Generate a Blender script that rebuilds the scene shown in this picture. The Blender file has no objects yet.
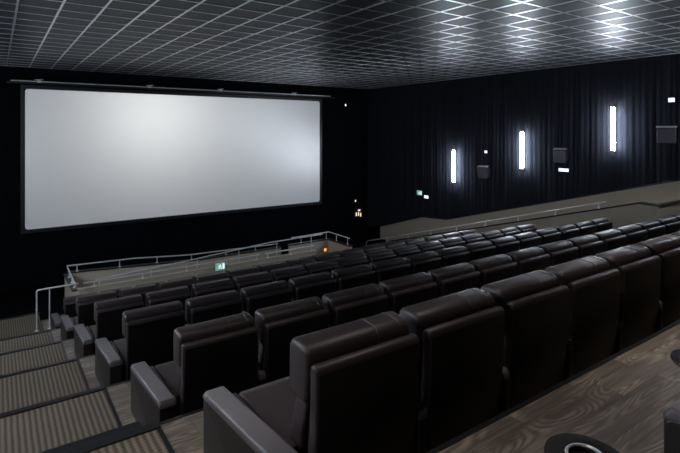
import bpy, bmesh, math, random
from mathutils import Vector, Matrix
random.seed(4)
C = bpy.context.scene.collection
Z0 = 6.0                      # eye height above the world origin; levels are given as drops below the eye
R = math.radians

# ------------------------------------------------------------------ materials
def nt(name):
    m = bpy.data.materials.new(name); m.use_nodes = True
    t = m.node_tree; b = t.nodes['Principled BSDF']
    return m, t, b
def N(t, kind, **kw):
    n = t.nodes.new(kind)
    for k, v in kw.items():
        if k in n.inputs: n.inputs[k].default_value = v
        else: setattr(n, k, v)
    return n
def plain(name, col, rough=.5, metal=0, bump=0, bscale=60, var=0, spec=.5):
    m, t, b = nt(name)
    b.inputs['Base Color'].default_value = (*col, 1)
    b.inputs['Roughness'].default_value = rough
    b.inputs['Metallic'].default_value = metal
    b.inputs['Specular IOR Level'].default_value = spec
    tc = N(t, 'ShaderNodeTexCoord')
    no = N(t, 'ShaderNodeTexNoise', Scale=bscale, Detail=4.0)
    t.links.new(tc.outputs['Object'], no.inputs['Vector'])
    if bump:
        bp = N(t, 'ShaderNodeBump', Strength=bump, Distance=.004)
        t.links.new(no.outputs['Fac'], bp.inputs['Height'])
        t.links.new(bp.outputs['Normal'], b.inputs['Normal'])
    if var:
        cr = N(t, 'ShaderNodeValToRGB')
        cr.color_ramp.elements[0].position = .3; cr.color_ramp.elements[1].position = .7
        cr.color_ramp.elements[0].color = (*[c*(1-var) for c in col], 1)
        cr.color_ramp.elements[1].color = (*[min(1, c*(1+var)) for c in col], 1)
        t.links.new(no.outputs['Fac'], cr.inputs['Fac'])
        t.links.new(cr.outputs['Color'], b.inputs['Base Color'])
    return m
def emit(name, col, s):
    m, t, b = nt(name)
    b.inputs['Base Color'].default_value = (*col, 1)
    b.inputs['Emission Color'].default_value = (*col, 1)
    b.inputs['Emission Strength'].default_value = s
    return m

M = {}
M['leather'] = plain('brown_leather', (.040, .030, .032), .40, bump=.35, bscale=220, var=.15)
M['back_shade'] = plain('leather_back_shade', (.005, .004, .004), .45, bump=.3, bscale=220, spec=.3)  # shade on the unlit seat backs put into the leather colour
M['pad'] = plain('arm_pad_leather_sheen', (.115, .103, .110), .40, bump=.35, bscale=220, var=.1)  # lighter than the seat leather: sheen on the arm tops put into the colour
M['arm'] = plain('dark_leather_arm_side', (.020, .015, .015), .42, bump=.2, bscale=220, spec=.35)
M['stitch'] = plain('stitching_thread', (.10, .075, .065), .6)
M['tray'] = plain('dark_brown_lacquer', (.012, .009, .009), .25)
M['base'] = plain('black_base_fabric', (.008, .007, .007), .7)
M['black'] = plain('black_trim_rubber', (.012, .014, .016), .35)
M['wallblack'] = plain('black_painted_wall', (.002, .0025, .004), .8, var=.2, bscale=3, spec=.08)
M['curtain'] = plain('black_velvet_drape', (.022, .024, .031), 1.0, spec=.0)
M['cream'] = plain('beige_plaster', (.52, .455, .36), .6, bump=.15, bscale=90, var=.06)
M['tile'] = plain('dark_ceiling_tile', (.022, .024, .029), .42, bump=.15, bscale=160, var=.12, spec=.2)
M['tbar'] = plain('satin_ceiling_rail', (1, 1, 1), .305, metal=.96)
M['steel'] = plain('brushed_stainless_steel', (.92, .92, .92), .30, metal=.45)
M['speaker'] = plain('grey_speaker_grille', (.19, .19, .22), .6, bump=.4, bscale=300)
M['speaker_dark'] = plain('black_speaker_case', (.01, .01, .012), .5)
M['white'] = plain('white_plate', (.8, .8, .85), .5)
M['green'] = plain('green_sign', (.03, .35, .20), .5)
M['led_left_assumed'] = emit('led_diffuser_left_assumed', (.80, .88, 1.0), 110)  # for the assumed left-wall bars, stronger than the right ones
M['led'] = emit('led_diffuser', (.80, .88, 1.0), 90)
M['whitelit'] = emit('lit_white_plate', (.85, .85, 1.0), .8)
M['greenlit'] = emit('lit_green_sign', (.16, .42, .30), .45)
M['warm'] = emit('warm_indicator', (1.0, .72, .55), .6)
M['orange'] = emit('orange_step_lamp', (1.0, .35, .06), 1.2)

# projection screen: matt white with silver-screen gain
m, t, b = nt('projection_screen')
b.inputs['Base Color'].default_value = (.50, .53, .57, 1)
gl = N(t, 'ShaderNodeBsdfGlossy'); gl.inputs['Roughness'].default_value = .40; gl.inputs['Color'].default_value = (.9, .9, .88, 1)
b.inputs['Roughness'].default_value = 1; b.inputs['Specular IOR Level'].default_value = 0
b.inputs['Emission Color'].default_value = (.86, .92, 1, 1)
b.inputs['Emission Strength'].default_value = .03  # faint self-glow stands in for part of the projected light
mx = N(t, 'ShaderNodeMixShader'); mx.inputs[0].default_value = .36
t.links.new(b.outputs[0], mx.inputs[1]); t.links.new(gl.outputs[0], mx.inputs[2])
t.links.new(mx.outputs[0], t.nodes['Material Output'].inputs[0])
M['screen'] = m

# oak-look plank floor, planks run along X
m, t, b = nt('grey_oak_planks')
tc = N(t, 'ShaderNodeTexCoord')
br = N(t, 'ShaderNodeTexBrick', Scale=1.0)
br.offset = .37; br.inputs['Brick Width'].default_value = 1.15; br.inputs['Row Height'].default_value = .175
br.inputs['Mortar Size'].default_value = .0015
br.inputs['Color1'].default_value = (0, 0, 0, 1); br.inputs['Color2'].default_value = (1, 1, 1, 1); br.inputs['Mortar'].default_value = (.5, .5, .5, 1)
t.links.new(tc.outputs['Object'], br.inputs['Vector'])
sep = N(t, 'ShaderNodeSeparateColor'); t.links.new(br.outputs['Color'], sep.inputs[0])
offs = N(t, 'ShaderNodeCombineXYZ')
mul = N(t, 'ShaderNodeMath', operation='MULTIPLY'); mul.inputs[1].default_value = 37.0
t.links.new(sep.outputs[0], mul.inputs[0]); t.links.new(mul.outputs[0], offs.inputs[0]); t.links.new(mul.outputs[0], offs.inputs[2])
add = N(t, 'ShaderNodeVectorMath', operation='ADD')
t.links.new(tc.outputs['Object'], add.inputs[0]); t.links.new(offs.outputs[0], add.inputs[1])
mp = N(t, 'ShaderNodeMapping'); mp.inputs['Scale'].default_value = (1.1, 7, 1)
t.links.new(add.outputs[0], mp.inputs['Vector'])
n1 = N(t, 'ShaderNodeTexNoise', Scale=1.0, Detail=1.0, Distortion=.3); t.links.new(mp.outputs[0], n1.inputs['Vector'])
rings = N(t, 'ShaderNodeMath', operation='MULTIPLY'); rings.inputs[1].default_value = 120.0
t.links.new(n1.outputs['Fac'], rings.inputs[0])
sn = N(t, 'ShaderNodeMath', operation='SINE'); t.links.new(rings.outputs[0], sn.inputs[0])
mr = N(t, 'ShaderNodeMapRange'); mr.inputs[1].default_value = -1; mr.inputs[2].default_value = 1
t.links.new(sn.outputs[0], mr.inputs[0])
n2 = N(t, 'ShaderNodeTexNoise', Scale=1.7, Detail=1.0); t.links.new(mp.outputs[0], n2.inputs['Vector'])
mk = N(t, 'ShaderNodeMapRange'); mk.inputs[1].default_value = .42; mk.inputs[2].default_value = .62; t.links.new(n2.outputs['Fac'], mk.inputs[0])
gm = N(t, 'ShaderNodeMath', operation='MULTIPLY'); t.links.new(mr.outputs[0], gm.inputs[0]); t.links.new(mk.outputs[0], gm.inputs[1])
mp2 = N(t, 'ShaderNodeMapping'); mp2.inputs['Scale'].default_value = (3, 70, 1); t.links.new(add.outputs[0], mp2.inputs['Vector'])
n3 = N(t, 'ShaderNodeTexNoise', Scale=1.0, Detail=3.0); t.links.new(mp2.outputs[0], n3.inputs['Vector'])
g3 = N(t, 'ShaderNodeMath', operation='MULTIPLY'); g3.inputs[1].default_value = .55; t.links.new(n3.outputs['Fac'], g3.inputs[0])
grain = N(t, 'ShaderNodeMath', operation='MULTIPLY_ADD'); grain.inputs[1].default_value = .5
t.links.new(gm.outputs[0], grain.inputs[0]); t.links.new(g3.outputs[0], grain.inputs[2])
cr = N(t, 'ShaderNodeValToRGB')
cr.color_ramp.elements[0].color = (.05, .042, .034, 1); cr.color_ramp.elements[1].color = (.44, .385, .325, 1)
cr.color_ramp.elements[1].position = .75
t.links.new(grain.outputs[0], cr.inputs[0])
mixc = N(t, 'ShaderNodeMix', data_type='RGBA', blend_type='MULTIPLY'); mixc.inputs[0].default_value = 1.0
pl = N(t, 'ShaderNodeValToRGB')
pl.color_ramp.elements[0].color = (.55, .53, .52, 1); pl.color_ramp.elements[1].color = (1, .97, .93, 1)
t.links.new(sep.outputs[0], pl.inputs[0])
t.links.new(cr.outputs[0], mixc.inputs[6]); t.links.new(pl.outputs[0], mixc.inputs[7])
dark = N(t, 'ShaderNodeMix', data_type='RGBA', blend_type='MIX'); dark.inputs[7].default_value = (.02, .017, .014, 1)
t.links.new(br.outputs['Fac'], dark.inputs[0]); t.links.new(mixc.outputs[2], dark.inputs[6])
t.links.new(dark.outputs[2], b.inputs['Base Color'])
b.inputs['Roughness'].default_value = .42
bp = N(t, 'ShaderNodeBump', Strength=.25, Distance=.003); t.links.new(grain.outputs[0], bp.inputs['Height']); t.links.new(bp.outputs[0], b.inputs['Normal'])
M['wood'] = m

# ribbed carpet, ribs run along Y
m, t, b = nt('ribbed_beige_carpet')
tc = N(t, 'ShaderNodeTexCoord')
nz = N(t, 'ShaderNodeTexNoise', Scale=9.0, Detail=3.0); t.links.new(tc.outputs['Object'], nz.inputs['Vector'])
sx = N(t, 'ShaderNodeSeparateXYZ'); t.links.new(tc.outputs['Object'], sx.inputs[0])
def sine(src, k, wob):
    a = N(t, 'ShaderNodeMath', operation='MULTIPLY_ADD'); a.inputs[1].default_value = k
    w = N(t, 'ShaderNodeMath', operation='MULTIPLY'); w.inputs[1].default_value = wob
    t.links.new(nz.outputs['Fac'], w.inputs[0]); t.links.new(src, a.inputs[0]); t.links.new(w.outputs[0], a.inputs[2])
    s = N(t, 'ShaderNodeMath', operation='SINE'); t.links.new(a.outputs[0], s.inputs[0])
    r = N(t, 'ShaderNodeMapRange'); r.inputs[1].default_value = -1; r.inputs[2].default_value = 1; t.links.new(s.outputs[0], r.inputs[0])
    return r.outputs[0]
a1 = sine(sx.outputs[0], 2*math.pi/.047, 1.2); a2 = sine(sx.outputs[1], 2*math.pi/.034, .8)
mm = N(t, 'ShaderNodeMath', operation='MULTIPLY_ADD'); mm.inputs[1].default_value = .55
mh = N(t, 'ShaderNodeMath', operation='MULTIPLY'); mh.inputs[1].default_value = .14
nf = N(t, 'ShaderNodeTexNoise', Scale=150.0, Detail=3.0); t.links.new(tc.outputs['Object'], nf.inputs['Vector'])
mh2 = N(t, 'ShaderNodeMath', operation='MULTIPLY_ADD'); mh2.inputs[1].default_value = .3
t.links.new(a1, mm.inputs[0]); t.links.new(a2, mh.inputs[0]); t.links.new(nf.outputs['Fac'], mh2.inputs[0]); t.links.new(mh.outputs[0], mh2.inputs[2]); t.links.new(mh2.outputs[0], mm.inputs[2])
cr = N(t, 'ShaderNodeValToRGB')
cr.color_ramp.elements[0].color = (.060, .049, .038, 1); cr.color_ramp.elements[1].color = (.25, .21, .16, 1)
cr.color_ramp.elements[0].position = .1; cr.color_ramp.elements[1].position = .95
t.links.new(mm.outputs[0], cr.inputs[0]); t.links.new(cr.outputs[0], b.inputs['Base Color'])
b.inputs['Roughness'].default_value = .9; b.inputs['Specular IOR Level'].default_value = .15
bp = N(t, 'ShaderNodeBump', Strength=.6, Distance=.006); t.links.new(mm.outputs[0], bp.inputs['Height']); t.links.new(bp.outputs[0], b.inputs['Normal'])
M['carpet'] = m

# ------------------------------------------------------------------ mesh helpers
def link(name, bm, mat, parent=None, smooth=False):
    me = bpy.data.meshes.new(name); bm.normal_update(); bm.to_mesh(me); bm.free()
    me.materials.append(M[mat] if isinstance(mat, str) else mat)
    if smooth:
        for p in me.polygons: p.use_smooth = True
        try: me.set_sharp_from_angle(angle=R(40))
        except Exception: pass
    o = bpy.data.objects.new(name, me); C.objects.link(o)
    if parent: o.parent = parent
    return o
def box(bm, x0, x1, y0, y1, z0, z1, bev=0, seg=2):
    r = bmesh.ops.create_cube(bm, size=1)
    vs = r['verts']
    for v in vs:
        v.co = Vector(((x0+x1)/2+v.co.x*(x1-x0), (y0+y1)/2+v.co.y*(y1-y0), (z0+z1)/2+v.co.z*(z1-z0)))
    if bev:
        es = list({e for v in vs for e in v.link_edges})
        bmesh.ops.bevel(bm, geom=es, offset=bev, segments=seg, profile=.5, affect='EDGES')
    return bm
def B(*a, **k): return box(bmesh.new(), *a, **k)
def prof(pts, x0, x1, bev=.02, seg=3):
    """closed (y,z) profile extruded along X with rounded ends"""
    bm = bmesh.new()
    a = [bm.verts.new((x0, y, z)) for y, z in pts]; c = [bm.verts.new((x1, y, z)) for y, z in pts]
    f0 = bm.faces.new(a); f1 = bm.faces.new(c[::-1])
    n = len(pts)
    for i in range(n): bm.faces.new((a[i], c[i], c[(i+1) % n], a[(i+1) % n]))
    bmesh.ops.recalc_face_normals(bm, faces=bm.faces)
    es = [e for e in bm.edges if (e.verts[0].co.x == e.verts[1].co.x)]
    bmesh.ops.bevel(bm, geom=es, offset=bev, segments=seg, profile=.5, affect='EDGES', clamp_overlap=True)
    return bm
def arc(cy, cz, r, a0, a1, n=5):
    return [(cy+r*math.cos(R(a0+(a1-a0)*i/n)), cz+r*math.sin(R(a0+(a1-a0)*i/n))) for i in range(n+1)]
def tube(bm, pts, r, n=10, cap=True):
    pts = [Vector(p) for p in pts]; rings = []
    for i, p in enumerate(pts):
        d = (pts[min(i+1, len(pts)-1)] - pts[max(i-1, 0)]).normalized()
        u = d.cross(Vector((0, 0, 1)))
        if u.length < 1e-3: u = Vector((1, 0, 0))
        u.normalize(); w = u.cross(d).normalized()
        k = 1.0
        if 0 < i < len(pts)-1:
            a = (pts[i]-pts[i-1]).normalized(); k = 1/max(.5, a.dot(d))
        rings.append([bm.verts.new(p + (u*math.cos(2*math.pi*j/n) + w*math.sin(2*math.pi*j/n))*r*(k if False else 1)) for j in range(n)])
    for a, c in zip(rings, rings[1:]):
        for j in range(n): bm.faces.new((a[j], a[(j+1) % n], c[(j+1) % n], c[j]))
    if cap: bm.faces.new(rings[0][::-1]); bm.faces.new(rings[-1])
    return bm
def lathe(bm, pr, c, n=32):
    """(r,z) profile turned about the vertical through c"""
    rings = [[bm.verts.new((c[0]+max(r, .0005)*math.cos(2*math.pi*j/n), c[1]+max(r, .0005)*math.sin(2*math.pi*j/n), c[2]+z)) for j in range(n)] for r, z in pr]
    for a, q in zip(rings, rings[1:]):
        for j in range(n): bm.faces.new((a[j], a[(j+1) % n], q[(j+1) % n], q[j]))
    bmesh.ops.recalc_face_normals(bm, faces=bm.faces)
    return bm
def prism(pts, axis, a, b):
    """polygon extruded along X (pts=(y,z)) or along Y (pts=(x,z))"""
    bm = bmesh.new()
    mk = (lambda p, q: (q, p[0], p[1])) if axis == 'x' else (lambda p, q: (p[0], q, p[1]))
    A = [bm.verts.new(mk(p, a)) for p in pts]; D = [bm.verts.new(mk(p, b)) for p in pts]
    n = len(pts); bm.faces.new(A); bm.faces.new(D[::-1])
    for i in range(n): bm.faces.new((A[i], D[i], D[(i+1) % n], A[(i+1) % n]))
    bmesh.ops.recalc_face_normals(bm, faces=bm.faces)
    return bm
def struct(name, bm, mat, parent=None):
    o = link(name, bm, mat, parent); o['kind'] = 'structure'; return o
def tag(o, label, cat, group=None):
    o['label'] = label; o['category'] = cat
    if group: o['group'] = group
    return o
def thing(name, label, cat, loc=(0, 0, 0), rz=0, group=None):
    o = bpy.data.objects.new(name, None); C.objects.link(o); o.location = loc; o.rotation_euler = (0, 0, rz)
    o.empty_display_size = .1
    return tag(o, label, cat, group)

# ------------------------------------------------------------------ levels
F = [1.55, 2.07, 2.68, 3.15, 3.62, 4.10, 4.67]       # floor drop of each seating level
T = [.14, 2.18, 4.19, 6.24, 8.28, 10.32, 12.36]      # headrest position of each row
E = [1.69, 3.59, 5.64, 7.68, 9.72, 11.76, 14.2]      # front edge of each level
XL, XR = -2.2, 14.85
AL, AR = .95, 12.62                                   # seating platform between the aisles
YB, YF = -6.0, 18.7
XP = 13.3                                             # parapet beside the right-hand ramp
BOT = .2
zc = Z0 + 2.08

for k in range(7):
    top = Z0 - F[k]
    y0 = YB if k == 0 else E[k-1]
    struct('floor', B(AL, AR, y0, E[k], BOT, top), 'wood')
    struct('floor', B(XL, AL-.03, y0, E[k] if k < 6 else 14.85, BOT, top), 'carpet')
    struct('floor', B(AR+.03, XP, y0, E[k], BOT, top), 'carpet')
    # black joint strip between carpet and planks, on each side
    struct('trim_%d' % (10+k), B(AL-.03, AL, y0, E[k], BOT, top+.006), 'black')
    struct('trim_%d' % (20+k), B(AR, AR+.03, y0, E[k], BOT, top+.006), 'black')
    # nosing of the level and the half step below it
    for s, (xa, xb) in enumerate(((XL, AL), (AR, XP))):
        ek = 14.85 if (k == 6 and s == 0) else E[k]
        struct('trim_%d' % (30+10*s+k), B(xa, xb, ek-.06, ek+.022, top-.045, top+.012, bev=.006), 'black')
        if k < 6:
            hz = top - .24
            struct('trim_%d' % (50+10*s+k), B(xa, xb, E[k]+.003, E[k]+.56, Z0-F[k+1]+.001, hz, bev=.01), 'black')
    struct('trim_%d' % (70+k), B(AL, AR, E[k]-.02, E[k]+.01, top-.03, top+.004), 'black')
# sunken zone in front of the seating
struct('floor', B(AL-.03, XR, E[6], YF, -.1, Z0-5.0), 'wallblack')
struct('floor', B(XL, AL-.03, 14.85, YF, -.1, Z0-5.0), 'wallblack')
struct('floor', B(XP, XR, 3.0, E[6], -.1, Z0-5.0), 'wallblack')
struct('floor', B(XP, XR, YB, 5.3, BOT, Z0-2.9), 'carpet')

# ------------------------------------------------------------------ room shell
struct('wall_front', B(XL-.2, XR+.2, YF, YF+.2, -.1, zc), 'wallblack')
struct('wall_back', B(XL-.2, XR+.2, YB-.2, YB, -.1, zc), 'wallblack')
struct('wall_left', B(XL-.2, XL, YB, YF, -.1, zc), 'wallblack')
struct('wall_right', B(XR, XR+.2, YB, YF, -.1, zc), 'wallblack')
ceil = struct('ceiling', B(XL-.2, XR+.2, YB-.2, YF+.2, zc, zc+.2), 'tile')
bm = bmesh.new()
x = .9 - .6*5
while x < XR-.05:
    if x > XL+.05: box(bm, x-.018, x+.018, YB+.01, YF-.01, zc-.010, zc-.0005)
    x += .6
struct('ceiling_rails_long', bm, 'tbar', ceil)
bm = bmesh.new()
y = 5.35 - .6*18
while y < YF-.05:
    if y > YB+.05: box(bm, XL+.01, XR-.01, y-.012, y+.012, zc-.0095, zc-.0004)
    y += .6
struct('ceiling_rails_cross', bm, 'tbar', ceil)

# beige dado on the right wall (stepped outline) and the drape above it
def dado_z(y):
    P = [(-6, 1.6), (0, .2), (5.37, -1.25), (13.63, -3.50), (14.99, -3.58), (17.76, -4.43), (18.7, -4.7)]
    P[0] = (-6, -1.25+.272*11.37); P[1] = (0, -1.25+.272*5.37)
    for (a, za), (c, z2) in zip(P, P[1:]):
        if a <= y <= c: return Z0 + za + (z2-za)*(y-a)/(c-a)
    return Z0 + P[-1][1]
ys = [YB, 0, 5.37, 13.63, 14.99, 17.76]
poly = [(y, min(dado_z(y), zc-.3)) for y in ys] + [(17.76, 0), (YB, 0)]
struct('trim_1', prism(poly, 'x', XR-.06, XR-.001), 'cream')
bm = bmesh.new()
for (a, c) in zip(ys, ys[1:]):
    za, z2 = min(dado_z(a), zc-.3), min(dado_z(c), zc-.3)
    n = bmesh.ops.create_cube(bm, size=1)['verts']
    for v in n:
        yy = a if v.co.y < 0 else c; zz = za if v.co.y < 0 else z2
        v.co = Vector((XR-.085 if v.co.x < 0 else XR-.001, yy, zz-.02 + (.05 if v.co.z > 0 else 0)))
struct('trim_2', bm, 'black')
bm = bmesh.new()
rows = []
n = 620
for i in range(n+1):
    y = YB+.02 + (YF-.06-YB)*i/n
    ph = y*2*math.pi/.17
    dx = .006*math.sin(ph + 1.1*math.sin(y*1.7)) + .005*math.sin(ph*.37+1)
    top = bm.verts.new((XR-.10+dx, y, zc-.012)); bot = bm.verts.new((XR-.10+dx*1.2, y, min(dado_z(y), zc-.3)+.035))
    rows.append((top, bot))
for a, c in zip(rows, rows[1:]): bm.faces.new((a[0], a[1], c[1], c[0]))
cur = link('wall_drape', bm, 'curtain', smooth=True)
tag(cur, 'long black pleated drape covering the right wall above the beige dado', 'curtain')
# ------------------------------------------------------------------ screen
SX0, SX1, SZ0, SZ1, SY = .78, 11.86, Z0-3.10, Z0+1.37, 18.45
bm = bmesh.new()
r = .10; pts = []
for cx, cz, a0 in ((SX1-r, SZ1-r, 0), (SX0+r, SZ1-r, 90), (SX0+r, SZ0+r, 180), (SX1-r, SZ0+r, 270)):
    for i in range(7):
        a = R(a0+15*i); pts.append((cx+r*math.cos(a), cz+r*math.sin(a)))
scr = thing('projection_screen', 'large blank white cinema screen glowing on the black front wall', 'screen', ((SX0+SX1)/2, SY, SZ0))
def rel(o, root): o.location = -Vector(root.location); return o
s = link('screen_surface', prism(pts, 'y', SY, SY+.03), 'screen', scr); rel(s, scr)
bm = bmesh.new()
for q in ((SX0-.12, SX0-.01, SZ0-.12, SZ1+.12), (SX1+.01, SX1+.12, SZ0-.12, SZ1+.12), (SX0-.01, SX1+.01, SZ0-.12, SZ0-.01), (SX0-.01, SX1+.01, SZ1+.01, SZ1+.12)):
    box(bm, q[0], q[1], SY-.02, SY+.14, q[2], q[3])
s = link('frame', bm, 'black', scr); rel(s, scr)
s = link('backing', B(SX0-.01, SX1+.01, SY+.04, SY+.10, SZ0-.01, SZ1+.01), 'base', scr); rel(s, scr)
for xx in (2, 6.3, 10.6):
    s = link('wall_bracket', B(xx-.05, xx+.05, SY+.10, YF, SZ1-.5, SZ1-.3), 'black', scr); rel(s, scr)

truss = thing('screen_rail', 'slim metal hanging rail running above the cinema screen', 'rail', (6.3, 18.3, SZ1+.25))
bm = bmesh.new(); tube(bm, [(.4, 18.38, SZ1+.24), (12.4, 18.38, SZ1+.24)], .022)
s = link('rail', bm, 'steel', truss); rel(s, truss)
s = link('track', B(.3, 12.6, 18.30, 18.44, SZ1+.16, SZ1+.20), 'black', truss); rel(s, truss)
for xx in (1.15, 4.55, 7.2, 10.5):
    bm = bmesh.new(); box(bm, xx-.05, xx+.05, 18.30, 18.46, SZ1+.20, SZ1+.30, bev=.01); tube(bm, [(xx-.12, 18.36, SZ1+.29), (xx+.12, 18.36, SZ1+.31)], .018)
    box(bm, xx-.02, xx+.02, 18.40, YF, SZ1+.23, SZ1+.26)
    s = link('clamp', bm, 'steel', truss); rel(s, truss)

# ------------------------------------------------------------------ chairs
PITCH = .75; HW = .34
def chair_meshes():
    m = {}
    # headrest: fat rounded pillow
    pts = arc(-.015, .965, .060, 0, 90, 5) + arc(-.085, .955, .065, 90, 180, 6) + [(-.152, .88), (-.135, .76), (-.11, .735)] + [(.035, .735), (.047, .76), (.047, .88)]
    m['headrest'] = (prof(pts, -HW, HW, bev=.028, seg=3), 'leather')
    pts = [(-.085, .73), (.028, .73), (.055, .66), (.085, .55), (.12, .44), (-.02, .44), (-.035, .55)]
    m['back_cushion'] = (prof(pts, -.30, .30, bev=.02), 'leather')
    pts = arc(-.193, .92, .036, 0, 180, 6) + [(-.222, .62), (-.19, .35), (-.155, .03)] + [(-.075, .03), (-.11, .35), (-.145, .62), (-.157, .80)]
    m['back_shell'] = (prof(pts, -.335, .335, bev=.016, seg=3), 'leather')
    m['panel'] = (prof([(-.2325, .918), (-.2255, .62), (-.1935, .35), (-.1605, .06), (-.150, .06), (-.183, .35), (-.215, .62), (-.222, .918)], -.322, .322, bev=.004, seg=2), 'back_shade')  # added near-black sheet where the seat back is only in shade
    m['seat_cushion'] = (prof([(.09, .287), (.76, .287), (.79, .31), (.79, .37), (.76, .405), (.70, .41), (.10, .39)], -.305, .305, bev=.02), 'leather')
    m['base'] = (B(-.305, .305, -.065, .76, 0, .285, bev=.012), 'base')
    # the top climbs slightly towards the back; the tail behind is narrower and fits between the shells
    def join(*bms):
        out = bmesh.new()
        for q in bms:
            me = bpy.data.meshes.new('tmp'); q.to_mesh(me); q.free(); out.from_mesh(me); bpy.data.meshes.remove(me)
        return out
    def body(x0, x1, yb): return prof([(.826, 0), (.826, .396), (.80, .412), (yb+.004, .412+(.80-yb)*.083), (yb+.004, 0)], x0+.004, x1-.004, bev=.012)
    def pad(x0, x1, yb): return prof([(.83, .395), (.832, .425), (.80, .457), (yb+.02, .457+(.80-yb)*.083), (yb, .435+(.80-yb)*.083), (yb, .4+(.80-yb)*.083)], x0, x1, bev=.022)
    def tail(x0, x1): return B(x0+.004, x1-.004, -.21, -.051, 0, .47, bev=.010)
    def ptail(x0, x1): return prof([(-.055, .47), (-.055, .522), (-.19, .538), (-.214, .515), (-.214, .472)], x0, x1, bev=.012)
    m['armrest'] = (join(body(-.44, -.31, -.05), tail(-.411, -.339)), 'arm')
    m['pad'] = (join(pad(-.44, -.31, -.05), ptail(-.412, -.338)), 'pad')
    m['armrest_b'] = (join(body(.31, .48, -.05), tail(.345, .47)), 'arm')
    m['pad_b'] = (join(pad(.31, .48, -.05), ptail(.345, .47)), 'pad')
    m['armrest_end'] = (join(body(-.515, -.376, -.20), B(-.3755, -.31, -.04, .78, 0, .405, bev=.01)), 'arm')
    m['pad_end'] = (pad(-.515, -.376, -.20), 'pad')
    # seams across the pillow top
    for nm, fx in (('seam', .105), ('seam_b', .265)):
        bm = bmesh.new()
        line = [(fx, .0485, .80), (fx, .0485, .88)] + [(fx, y, z) for y, z in arc(-.015, .965, .0615, 5, 90, 5) + arc(-.085, .955, .0665, 95, 180, 6)] + [(fx, -.1535, .88)]
        tube(bm, line, .0028, n=6); m[nm] = (bm, 'stitch')
    return m
meshes = {}
for k, (bm, mat) in chair_meshes().items():
    me = bpy.data.meshes.new('seat_' + k); bm.normal_update(); bm.to_mesh(me); bm.free(); me.materials.append(M[mat])
    for p in me.polygons: p.use_smooth = True
    me.set_sharp_from_angle(angle=R(50))
    meshes[k] = me
def mkobj(name, me, parent):
    o = bpy.data.objects.new(name, me); C.objects.link(o); o.parent = parent; return o
ORD = ['', 'first', 'second', 'third', 'fourth', 'fifth', 'sixth', 'seventh', 'eighth', 'ninth', 'tenth', 'eleventh', 'twelfth', 'thirteenth', 'fourteenth', 'fifteenth']
ROWN = {1: 'nearest full row', 2: 'second full row', 3: 'third full row', 4: 'fourth full row', 5: 'fifth full row', 6: 'front row nearest the screen'}
X1 = 1.2355 + HW                                       # centre of the first seat
def chair(row, i, n, x, last, stitched, label):
    root = thing('cinema_recliner', label, 'cinema seat', (x, T[row], Z0-F[row]), 0,
                 'brown leather cinema recliners set out in rows')
    mkobj('base', meshes['base'], root); mkobj('seat_cushion', meshes['seat_cushion'], root)
    mkobj('back_cushion', meshes['back_cushion'], root); mkobj('back_shade_panel', meshes['panel'], mkobj('back_shell', meshes['back_shell'], root))
    h = mkobj('headrest', meshes['headrest'], root)
    if stitched:
        mkobj('seam', meshes['seam'], h); mkobj('seam', meshes['seam_b'], h)
    sfx = '_end' if i == 1 else ''
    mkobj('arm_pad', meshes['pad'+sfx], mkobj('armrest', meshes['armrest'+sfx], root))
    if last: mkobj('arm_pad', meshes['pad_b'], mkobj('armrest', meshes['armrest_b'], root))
    return root
counts = {1: 12, 2: 15, 3: 15, 4: 15, 5: 15, 6: 15}
for row, n in counts.items():
    for i in range(1, n+1):
        if i == 1: where = 'at the left aisle end'
        elif row > 2 and i == n: where = 'at the right aisle end'
        elif row > 2 and i > 8: where = '%s from the right aisle' % ORD[n+1-i]
        else: where = '%s from the left aisle' % ORD[i]
        chair(row, i, n, X1+PITCH*(i-1), i == n, row <= 3, 'brown leather recliner %s, %s' % (where, ROWN[row]))
# row beside the camera: only the arms and their tray discs reach into the picture
T[0] = .04
cam_lab = ['', 'recliner beside the camera whose armrest stands at the right edge of the picture',
           'recliner beside the camera just outside the right edge']
for i in (1, 2):
    chair(0, i, 2, 2.70 + PITCH*(i-1), i == 2, True, cam_lab[i])
def tray(x, y, z, r, label, name, cat, foot):
    t_ = thing(name, label, cat, (x, y, z))
    link('disc', lathe(bmesh.new(), [(0, -.018), (r*.96, -.018), (r, -.009), (r*.98, 0), (.060, .002), (.052, 0), (.052, -.012), (0, -.012)], (0, 0, 0), 40), 'tray', t_, smooth=True)
    link('cup_ring', lathe(bmesh.new(), [(.052, -.010), (.052, .004), (.055, .007), (.060, .007), (.064, .003), (.064, .0012)], (0, 0, 0), 40), 'steel', t_, smooth=True)
    if foot is None:
        h = z - (Z0-F[0])
        link('pedestal', lathe(bmesh.new(), [(0, -.0185), (.03, -.0185), (.022, -.05), (.022, .03-h), (.11, .015-h), (.12, -h), (0, -h)], (0, 0, 0), 32), 'steel', t_, smooth=True)
    else:
        bm = bmesh.new(); q = Vector(foot) - Vector((x, y, z))
        tube(bm, [q, (q.x, q.y, -.035), (0, 0, -.0355)], .012)
        lathe(bm, [(0, -.037), (.03, -.037), (.03, -.0185), (0, -.0185)], (0, 0, 0), 16)
        link('pivot_arm', bm, 'steel', t_, smooth=True)
    return t_
tray(1.64, .885, Z0-1.10, .13, 'low round dark side table with chrome cup ring at the bottom edge', 'side_table', 'side table', None)
tray(2.50, .82, Z0-.985, .13, 'round dark tray beside the armrest at the right edge', 'swivel_tray', 'tray', (2.28, .70, Z0-1.07))

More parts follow.
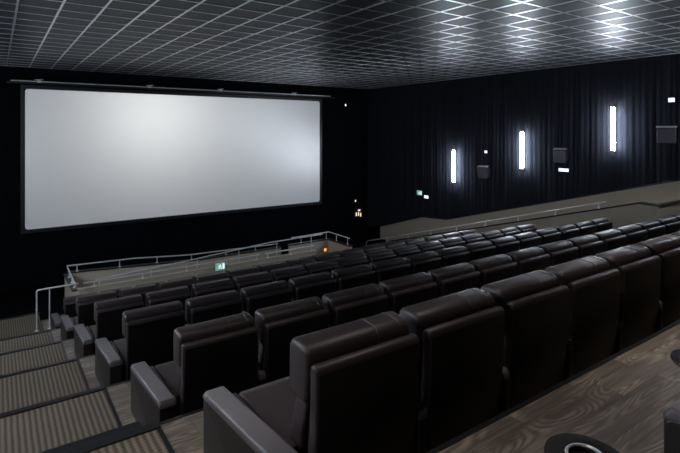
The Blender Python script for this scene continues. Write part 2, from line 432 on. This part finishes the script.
# ------------------------------------------------------------------ parapets of the front walkway and side ramp
def D(d): return Z0 - d
def wall_run(name, poly, axis, a, b, capw=.03):
    o = struct(name, prism(poly, axis, a, b), 'cream'); return o
wall_run('wall_walkway', [(1.75, BOT), (8.85, BOT), (8.85, D(4.02)), (1.75, D(4.02))], 'y', E[6]-.2, E[6]-.08)
struct('trim_3', B(1.72, 8.88, E[6]-.22, E[6]-.06, D(4.02), D(3.99)), 'cream')
wall_run('wall_walkway_far', [(1.75, -.1+.2), (8.6, .1), (8.6, D(4.25)), (5.6, D(4.25)), (1.75, D(4.05))], 'y', 16.0, 16.12)
bm = prism([(1.72, D(4.05)), (5.6, D(4.25)), (8.6, D(4.25)), (8.6, D(4.22)), (5.6, D(4.22)), (1.72, D(4.02))], 'y', 15.97, 16.15)
struct('trim_4', bm, 'black')
wall_run('wall_walkway_right', [(8.6, .1), (10.37, .1), (10.37, D(4.05)), (8.6, D(4.05))], 'y', 15.35, 15.47)
struct('trim_5', B(8.57, 10.4, 15.32, 15.5, D(4.05), D(4.02)), 'black')
wall_run('wall_walkway_return', [(E[6]-.2, BOT), (15.35, BOT), (15.35, D(4.05)), (E[6]-.2, D(4.05))], 'x', 10.25, 10.37)
struct('trim_6', B(10.22, 10.4, E[6]-.23, 15.32, D(4.05), D(4.02)), 'black')
wall_run('wall_walkway_left', [(E[6]-.08, BOT), (16.0, BOT), (16.0, D(4.07)), (E[6]-.08, D(4.07))], 'x', 1.63, 1.75)
struct('trim_7', B(1.60, 1.78, E[6]-.06, 15.97, D(4.07), D(4.04)), 'black')
def par(y): return 1.81 + .283*(y-5.78)
poly = [(5.50, .0), (17.2, .0), (17.2, D(par(17.2))), (5.78, D(1.81)), (5.50, D(1.83))]
struct('wall_ramp', prism(poly, 'x', XP, XP+.14), 'cream')
bm = prism([(5.46, D(1.83)), (5.78, D(1.81)), (17.23, D(par(17.23))), (17.23, D(par(17.23)-.045)), (5.78, D(1.765)), (5.46, D(1.785))], 'x', XP-.03, XP+.17)
struct('trim_8', bm, 'black')
struct('wall_ramp_end', B(XP, XR-.06, 5.36, 5.50, 0, D(1.83)), 'cream')
struct('trim_9', B(XP-.03, XR-.06, 5.33, 5.46, D(1.83), D(1.785)), 'black')

def handrail(label, pts, posts, r=.020, root=None, group='stainless handrails'):
    p0 = Vector(pts[0]); t_ = thing('handrail', label, 'handrail', p0, 0, group)
    bm = tube(bmesh.new(), [Vector(p)-p0 for p in pts], r, 12); link('rail', bm, 'steel', t_, smooth=True)
    for (x, y, z, zb) in posts:
        bm = bmesh.new(); q = Vector((x, y, 0)) - Vector((p0.x, p0.y, 0))
        tube(bm, [(q.x, q.y, zb+.012-p0.z), (q.x, q.y, z-r*.9-p0.z)], .014, 8)
        lathe(bm, [(0, 0), (.04, 0), (.04, .012), (0, .012)], (q.x, q.y, zb-p0.z), 16)
        link('post', bm, 'steel', t_, smooth=True)
    return t_
def lerp(pts, u, ax):
    for a, b in zip(pts, pts[1:]):
        lo, hi = sorted((a[ax], b[ax]))
        if lo <= u <= hi:
            f = (u-a[ax])/(b[ax]-a[ax]); return a[2]+(b[2]-a[2])*f
    return pts[-1][2]
yn = E[6]-.14
pts = [(1.85, yn, D(3.87)), (6.80, yn, D(3.85))]
handrail('long left handrail on the beige parapet right in front of the front row', pts, [(x, yn, lerp(pts, x, 0), D(3.99)) for x in (2.1, 3.3, 4.5, 5.7, 6.7)])
pts = [(6.98, yn, D(3.85)), (8.80, yn, D(3.83))]
handrail('short bright handrail on the right end of the front parapet', pts, [(x, yn, lerp(pts, x, 0), D(3.99)) for x in (7.08, 7.9, 8.7)])
pts = [(1.69, 16.06, D(3.85)), (5.2, 16.06, D(4.04)), (5.8, 16.06, D(4.12)), (7.7, 16.06, D(4.19)-.0)]
pts = [(1.69, 16.06, D(3.85)), (3.5, 16.06, D(3.90)), (5.2, 16.06, D(4.04)), (8.5, 16.06, D(4.10))]
def fartop(x): return D(4.02) - (x-1.72)/(5.6-1.72)*.20 if x < 5.6 else D(4.22)
handrail('far handrail along the walkway wall under the screen, sinking to the right', pts, [(x, 16.06, lerp(pts, x, 0), fartop(x)) for x in (1.95, 3.1, 4.2, 5.3, 6.5, 7.6)])
pts = [(2.3, 15.2, D(4.14)), (4.9, 15.2, D(4.00)), (7.7, 15.2, D(3.80)), (9.9, 15.2, D(3.77))]
handrail('sloping middle handrail of the walkway rising to the right corner', pts, [(x, 15.2, lerp(pts, x, 0), D(5.0)) for x in (2.4, 3.8, 5.2, 6.6, 8.0, 9.4)])
pts = [(8.7, 15.41, D(3.80)), (10.31, 15.41, D(3.77)), (10.31, E[6]-.12, D(3.78))]
handrail('cornered handrail on the beige walkway wall at right', pts, [(9.1, 15.41, D(3.79), D(4.02)), (10.2, 15.41, D(3.77), D(4.02)), (10.31, 14.9, D(3.775), D(4.02)), (10.31, 14.2, D(3.78), D(4.02))])
pts = [(1.69, 15.9, D(3.86)), (1.69, 14.2, D(3.93))]
handrail('short handrail on the left side wall of the walkway', pts, [(1.69, 15.5, D(3.876), D(4.04)), (1.69, 14.9, D(3.90), D(4.04)), (1.69, 14.4, D(3.92), D(4.04))])
zf = D(F[6])
pts = [(.80, 13.5, D(4.2)), (.80, 13.5, D(3.74)), (.83, 13.5, D(3.71)), (1.60, 13.5, D(3.70)), (1.66, 13.55, D(3.72)), (1.66, 13.96, D(3.84))]
t_ = handrail('stair handrail with two posts at the bottom of the left aisle', pts, [(.80, 13.5, D(4.15), zf+.006), (1.06, 13.5, D(3.705), zf+.006)], r=.021)
pts = [(XP+.07, 17.0, D(par(17.0)+.15)), (XP+.07, 17.0, D(par(17.0)-.14)), (XP+.07, 16.9, D(par(16.9)-.19)), (XP+.07, 6.67, D(par(6.67)-.19))]
handrail('long sloping handrail on the right ramp parapet', pts, [(XP+.07, y, D(par(y)-.19), D(par(y)-.045)) for y in (6.85, 8.1, 9.35, 10.6, 11.85, 13.1, 14.35, 15.6)])

# ------------------------------------------------------------------ wall lamps
lamp_lab = {13.1: 'farthest vertical light bar on the right wall, lowest of three', 10.07: 'middle vertical light bar on the right wall',
            7.07: 'nearest vertical light bar on the right wall, highest of three'}
def lamp(x, y, z, side, label, group):
    t_ = thing('wall_light', label, 'wall light', (x, y, z), 0 if side > 0 else math.pi, group)
    link('housing', B(-.05, .0, -.03, .03, -.64, .64, bev=.004), 'black', t_)
    link('diffuser', B(-.105, -.051, -.05, .05, -.62, .62, bev=.01), 'led' if side > 0 else 'led_left_assumed', t_)
for y, l in lamp_lab.items():
    lamp(XR-.155, y, Z0+.09-.2355*(y-7.07)-.0, 1, l, 'vertical light bars on the right wall')
lamp(XR-.155, 4.07, Z0+.09-.2355*(4.07-7.07), 1, 'vertical light bar on the right wall just outside the right edge', None)
for y in (13.1, 10.07, 7.07, 4.07):  # assumed, unseen bars added to light the aisle and left-hand seat faces
    lamp(XL+.001, y, Z0+.09-.2355*(y-7.07), -1, 'assumed unseen vertical light bar added on the left wall', 'assumed unseen light bars on the left wall')
# added unseen downlights to brighten the near floor and seat tops
for x, y, e in ((0, 1.3, 70), (0, 3.6, 90), (2.9, 2.15, 80), (5.2, 2.15, 125), (7.6, 2.15, 140)):
    t_ = thing('fill_downlight', 'added unseen fill downlight in the dark ceiling above the camera end of the hall', 'downlight', (x, y, zc-.001), 0, 'added ceiling fill downlights')
    link('bezel', lathe(bmesh.new(), [(.050, -.012), (.052, -.014), (.075, -.012), (.078, 0), (.05, 0), (.05, -.012)], (0, 0, 0), 32), 'black', t_, smooth=True)
    l_ = bpy.data.lights.new('fill_downlight_bulb', 'SPOT'); l_.energy = e; l_.spot_size = R(75); l_.spot_blend = .9; l_.shadow_soft_size = .045; l_.color = (1, .90, .82)
    lo = bpy.data.objects.new('fill_downlight_bulb', l_); C.objects.link(lo); lo.parent = t_; lo.location = (0, 0, -.03)

# ------------------------------------------------------------------ surround speakers
def speaker(y, z, w, label, rz):
    t_ = thing('surround_speaker', label, 'speaker', (XR-.16, y, z), 0, 'surround speakers on the right wall')
    link('wall_plate', B(-.02, .0, -.09, .09, -.10, .14), 'speaker_dark', t_)
    bm = bmesh.new(); box(bm, -.16, -.02, -.02, .02, .02, .06); link('bracket_arm', bm, 'steel', t_)
    b_ = link('cabinet', B(-.14, .14, -w/2, w/2, -.20, .20, bev=.01), 'speaker_dark', t_); b_.location = (-.30, 0, 0); b_.rotation_euler = (0, R(-14), R(rz))
    g = link('grille', B(-.152, -.141, -w/2+.012, w/2-.012, -.188, .188, bev=.003), 'speaker', b_)
    l_ = link('mount_lip', B(-.10, .10, -w/2-.02, w/2+.02, .203, .215), 'speaker', b_)
speaker(5.6, Z0-.07, .42, 'grey surround speaker on the drape at the right edge', 18)
speaker(8.55, Z0-.73, .34, 'grey surround speaker between the nearest two visible light bars', 18)
speaker(11.5, Z0-1.44, .34, 'grey surround speaker between the two farthest light bars', 18)

# ------------------------------------------------------------------ small plates and signs
def plate(y, z, w, h, mat, label, name='sign_plate', cat='sign', lit=True):
    t_ = thing(name, label, cat, (XR-.152, y, z))
    link('backplate', B(-.012, .0, -w/2-.006, w/2+.006, -h/2-.006, h/2+.006), 'speaker_dark', t_)
    link('face', B(-.018, -.0125, -w/2, w/2, -h/2, h/2), mat, t_)
    return t_
plate(8.62, Z0-1.2, .33, .10, 'whitelit', 'small white lit plate under the speaker left of the nearest light bar')
plate(5.6, Z0+.85, .15, .11, 'whitelit', 'tiny white plate high above the right-edge speaker')
plate(11.62, Z0-.725, .12, .09, 'whitelit', 'tiny white plate above the farthest speaker')
plate(14.65, Z0-2.70, .24, .12, 'whitelit', 'small white plate right of the green exit sign')
def running_man(t_, axis):
    """white door block and figure of an exit pictogram, on a face looking to -X or -Y"""
    bm = bmesh.new()
    def q(u0, u1, v0, v1):
        if axis == 'x': box(bm, -.022, -.0185, u0, u1, v0, v1)
        else: box(bm, u0, u1, -.022, -.0185, v0, v1)
    q(.07, .12, -.075, .075); q(-.03, .02, -.01, .03); q(-.02, .0, .04, .065); q(-.06, -.02, -.05, -.02); q(.0, .05, -.06, -.04); q(-.07, -.04, .01, .025)
    return link('pictogram', bm, 'whitelit', t_)
t_ = plate(15.05, Z0-2.57, .30, .20, 'greenlit', 'green and white exit sign on the drape by the ramp', 'exit_sign', 'exit sign')
o = running_man(t_, 'x'); o.scale = (1, -1, 1)
t_ = thing('exit_sign', 'green and white exit sign on a stem at the front parapet', 'exit sign', (5.46, E[6]-.26, D(4.17)))
link('backplate', B(-.15, .15, -.012, 0, .08, .30), 'white', t_)
link('face', B(-.145, .145, -.018, -.0125, .086, .294), 'greenlit', t_)
o = running_man(t_, 'y'); o.location = (0, 0, .19)
link('stem', B(-.02, .02, -.012, .035, -.30, .08), 'steel', t_)
link('mount', B(-.03, .03, -.012, .038, -.05, .02), 'steel', t_)

# small lamps and the control plate on the dark wall right of the screen
def dot(x, z, w, h, mat, label, name, cat):
    t_ = thing(name, label, cat, (x, YF, z))
    link('casing', B(-w/2-.012, w/2+.012, -.03, 0, -h/2-.012, h/2+.012, bev=.004), 'speaker_dark', t_)
    link('lens', B(-w/2, w/2, -.04, -.0301, -h/2, h/2, bev=.004), mat, t_)
dot(13.44, Z0+1.26, .07, .10, 'whitelit', 'tiny pale lamp high on the dark wall right of the screen', 'indicator_lamp', 'lamp')
dot(14.02, Z0-3.27, .07, .09, 'warm', 'single tiny pale lamp above the lit switch plate on the dark wall', 'indicator_lamp', 'lamp')
t_ = thing('switch_panel', 'dark panel with small pale lit switches at the right front corner', 'switch panel', (14.2, YF, Z0-3.88))
link('panel', B(-.24, .24, -.03, 0, -.16, .26, bev=.006), 'speaker_dark', t_)
link('lit_label', B(-.03, .11, -.036, -.0301, .10, .18), 'warm', t_)
for xx in (-.13, .0, .13):
    bm = bmesh.new(); box(bm, xx-.035, xx+.035, -.036, -.0301, -.12-.05*(xx > .1), .05-.04*(xx > .1), bev=.004)
    link('switch', bm, 'warm', t_)
t_ = thing('step_lamp', 'tiny orange lamp low in the corner of the walkway wall', 'lamp', (10.1, 15.35, D(4.40)))
link('casing', B(-.06, .06, -.02, 0, -.06, .06), 'steel', t_); link('lens', B(-.045, .045, -.026, -.0201, -.045, .045), 'orange', t_)
t_ = thing('floor_lamp_fitting', 'small pale fitting on the floor at the foot of the stair handrail', 'floor fitting', (1.0, 13.1, zf))
link('body', B(-.07, .07, -.05, .05, 0, .05, bev=.012), 'white', t_)
link('cap', B(-.045, .045, -.03, .03, .0505, .062, bev=.003), 'steel', t_)

# ------------------------------------------------------------------ projector (throws a rectangle of white light onto the screen)
PX, PY, PZ = 10.6, -5.6, Z0+1.45
ld = bpy.data.lights.new('projector_beam', 'SPOT'); ld.energy = 3100; ld.spot_size = R(60); ld.spot_blend = 0; ld.shadow_soft_size = .03
ld.color = (1.0, 1.0, 1.0)
ld.use_nodes = True; t = ld.node_tree
em = t.nodes['Emission']
tc = N(t, 'ShaderNodeTexCoord'); sp = N(t, 'ShaderNodeSeparateXYZ'); t.links.new(tc.outputs['Normal'], sp.inputs[0])
ab = N(t, 'ShaderNodeMath', operation='ABSOLUTE'); t.links.new(sp.outputs[2], ab.inputs[0])
def win(out, lo, hi):
    d = N(t, 'ShaderNodeMath', operation='DIVIDE'); t.links.new(out, d.inputs[0]); t.links.new(ab.outputs[0], d.inputs[1])
    g = N(t, 'ShaderNodeMath', operation='GREATER_THAN'); g.inputs[1].default_value = lo; t.links.new(d.outputs[0], g.inputs[0])
    l = N(t, 'ShaderNodeMath', operation='LESS_THAN'); l.inputs[1].default_value = hi; t.links.new(d.outputs[0], l.inputs[0])
    m_ = N(t, 'ShaderNodeMath', operation='MULTIPLY'); t.links.new(g.outputs[0], m_.inputs[0]); t.links.new(l.outputs[0], m_.inputs[1]); return m_.outputs[0]
L = SY - PY
w1 = win(sp.outputs[0], (SX0-PX)/L, (SX1-PX)/L); w2 = win(sp.outputs[1], (SZ0-PZ)/L, (SZ1-PZ)/L)
mu = N(t, 'ShaderNodeMath', operation='MULTIPLY'); t.links.new(w1, mu.inputs[0]); t.links.new(w2, mu.inputs[1])
t.links.new(mu.outputs[0], em.inputs['Strength'])
lo = bpy.data.objects.new('projector_beam', ld); C.objects.link(lo); lo.location = (PX, PY, PZ); lo.rotation_euler = (R(90), 0, 0)

w = bpy.data.worlds.new('World'); bpy.context.scene.world = w; w.use_nodes = True
w.node_tree.nodes['Background'].inputs[0].default_value = (0, 0, 0, 1)

# ------------------------------------------------------------------ camera
cd = bpy.data.cameras.new('Camera'); cam = bpy.data.objects.new('Camera', cd); C.objects.link(cam)
cam.location = (0, 0, Z0); cam.rotation_euler = (R(90), 0, R(-35.1))
cd.sensor_width = 36; cd.lens = 491/680*36; cd.shift_y = -(226.5-132)/680; cd.clip_start = .05; cd.clip_end = 100
bpy.context.scene.camera = cam
vs = bpy.context.scene.view_settings
vs.view_transform = 'Standard'; vs.look = 'None'; vs.gamma = 1; vs.use_curve_mapping = False; vs.exposure = 0.5
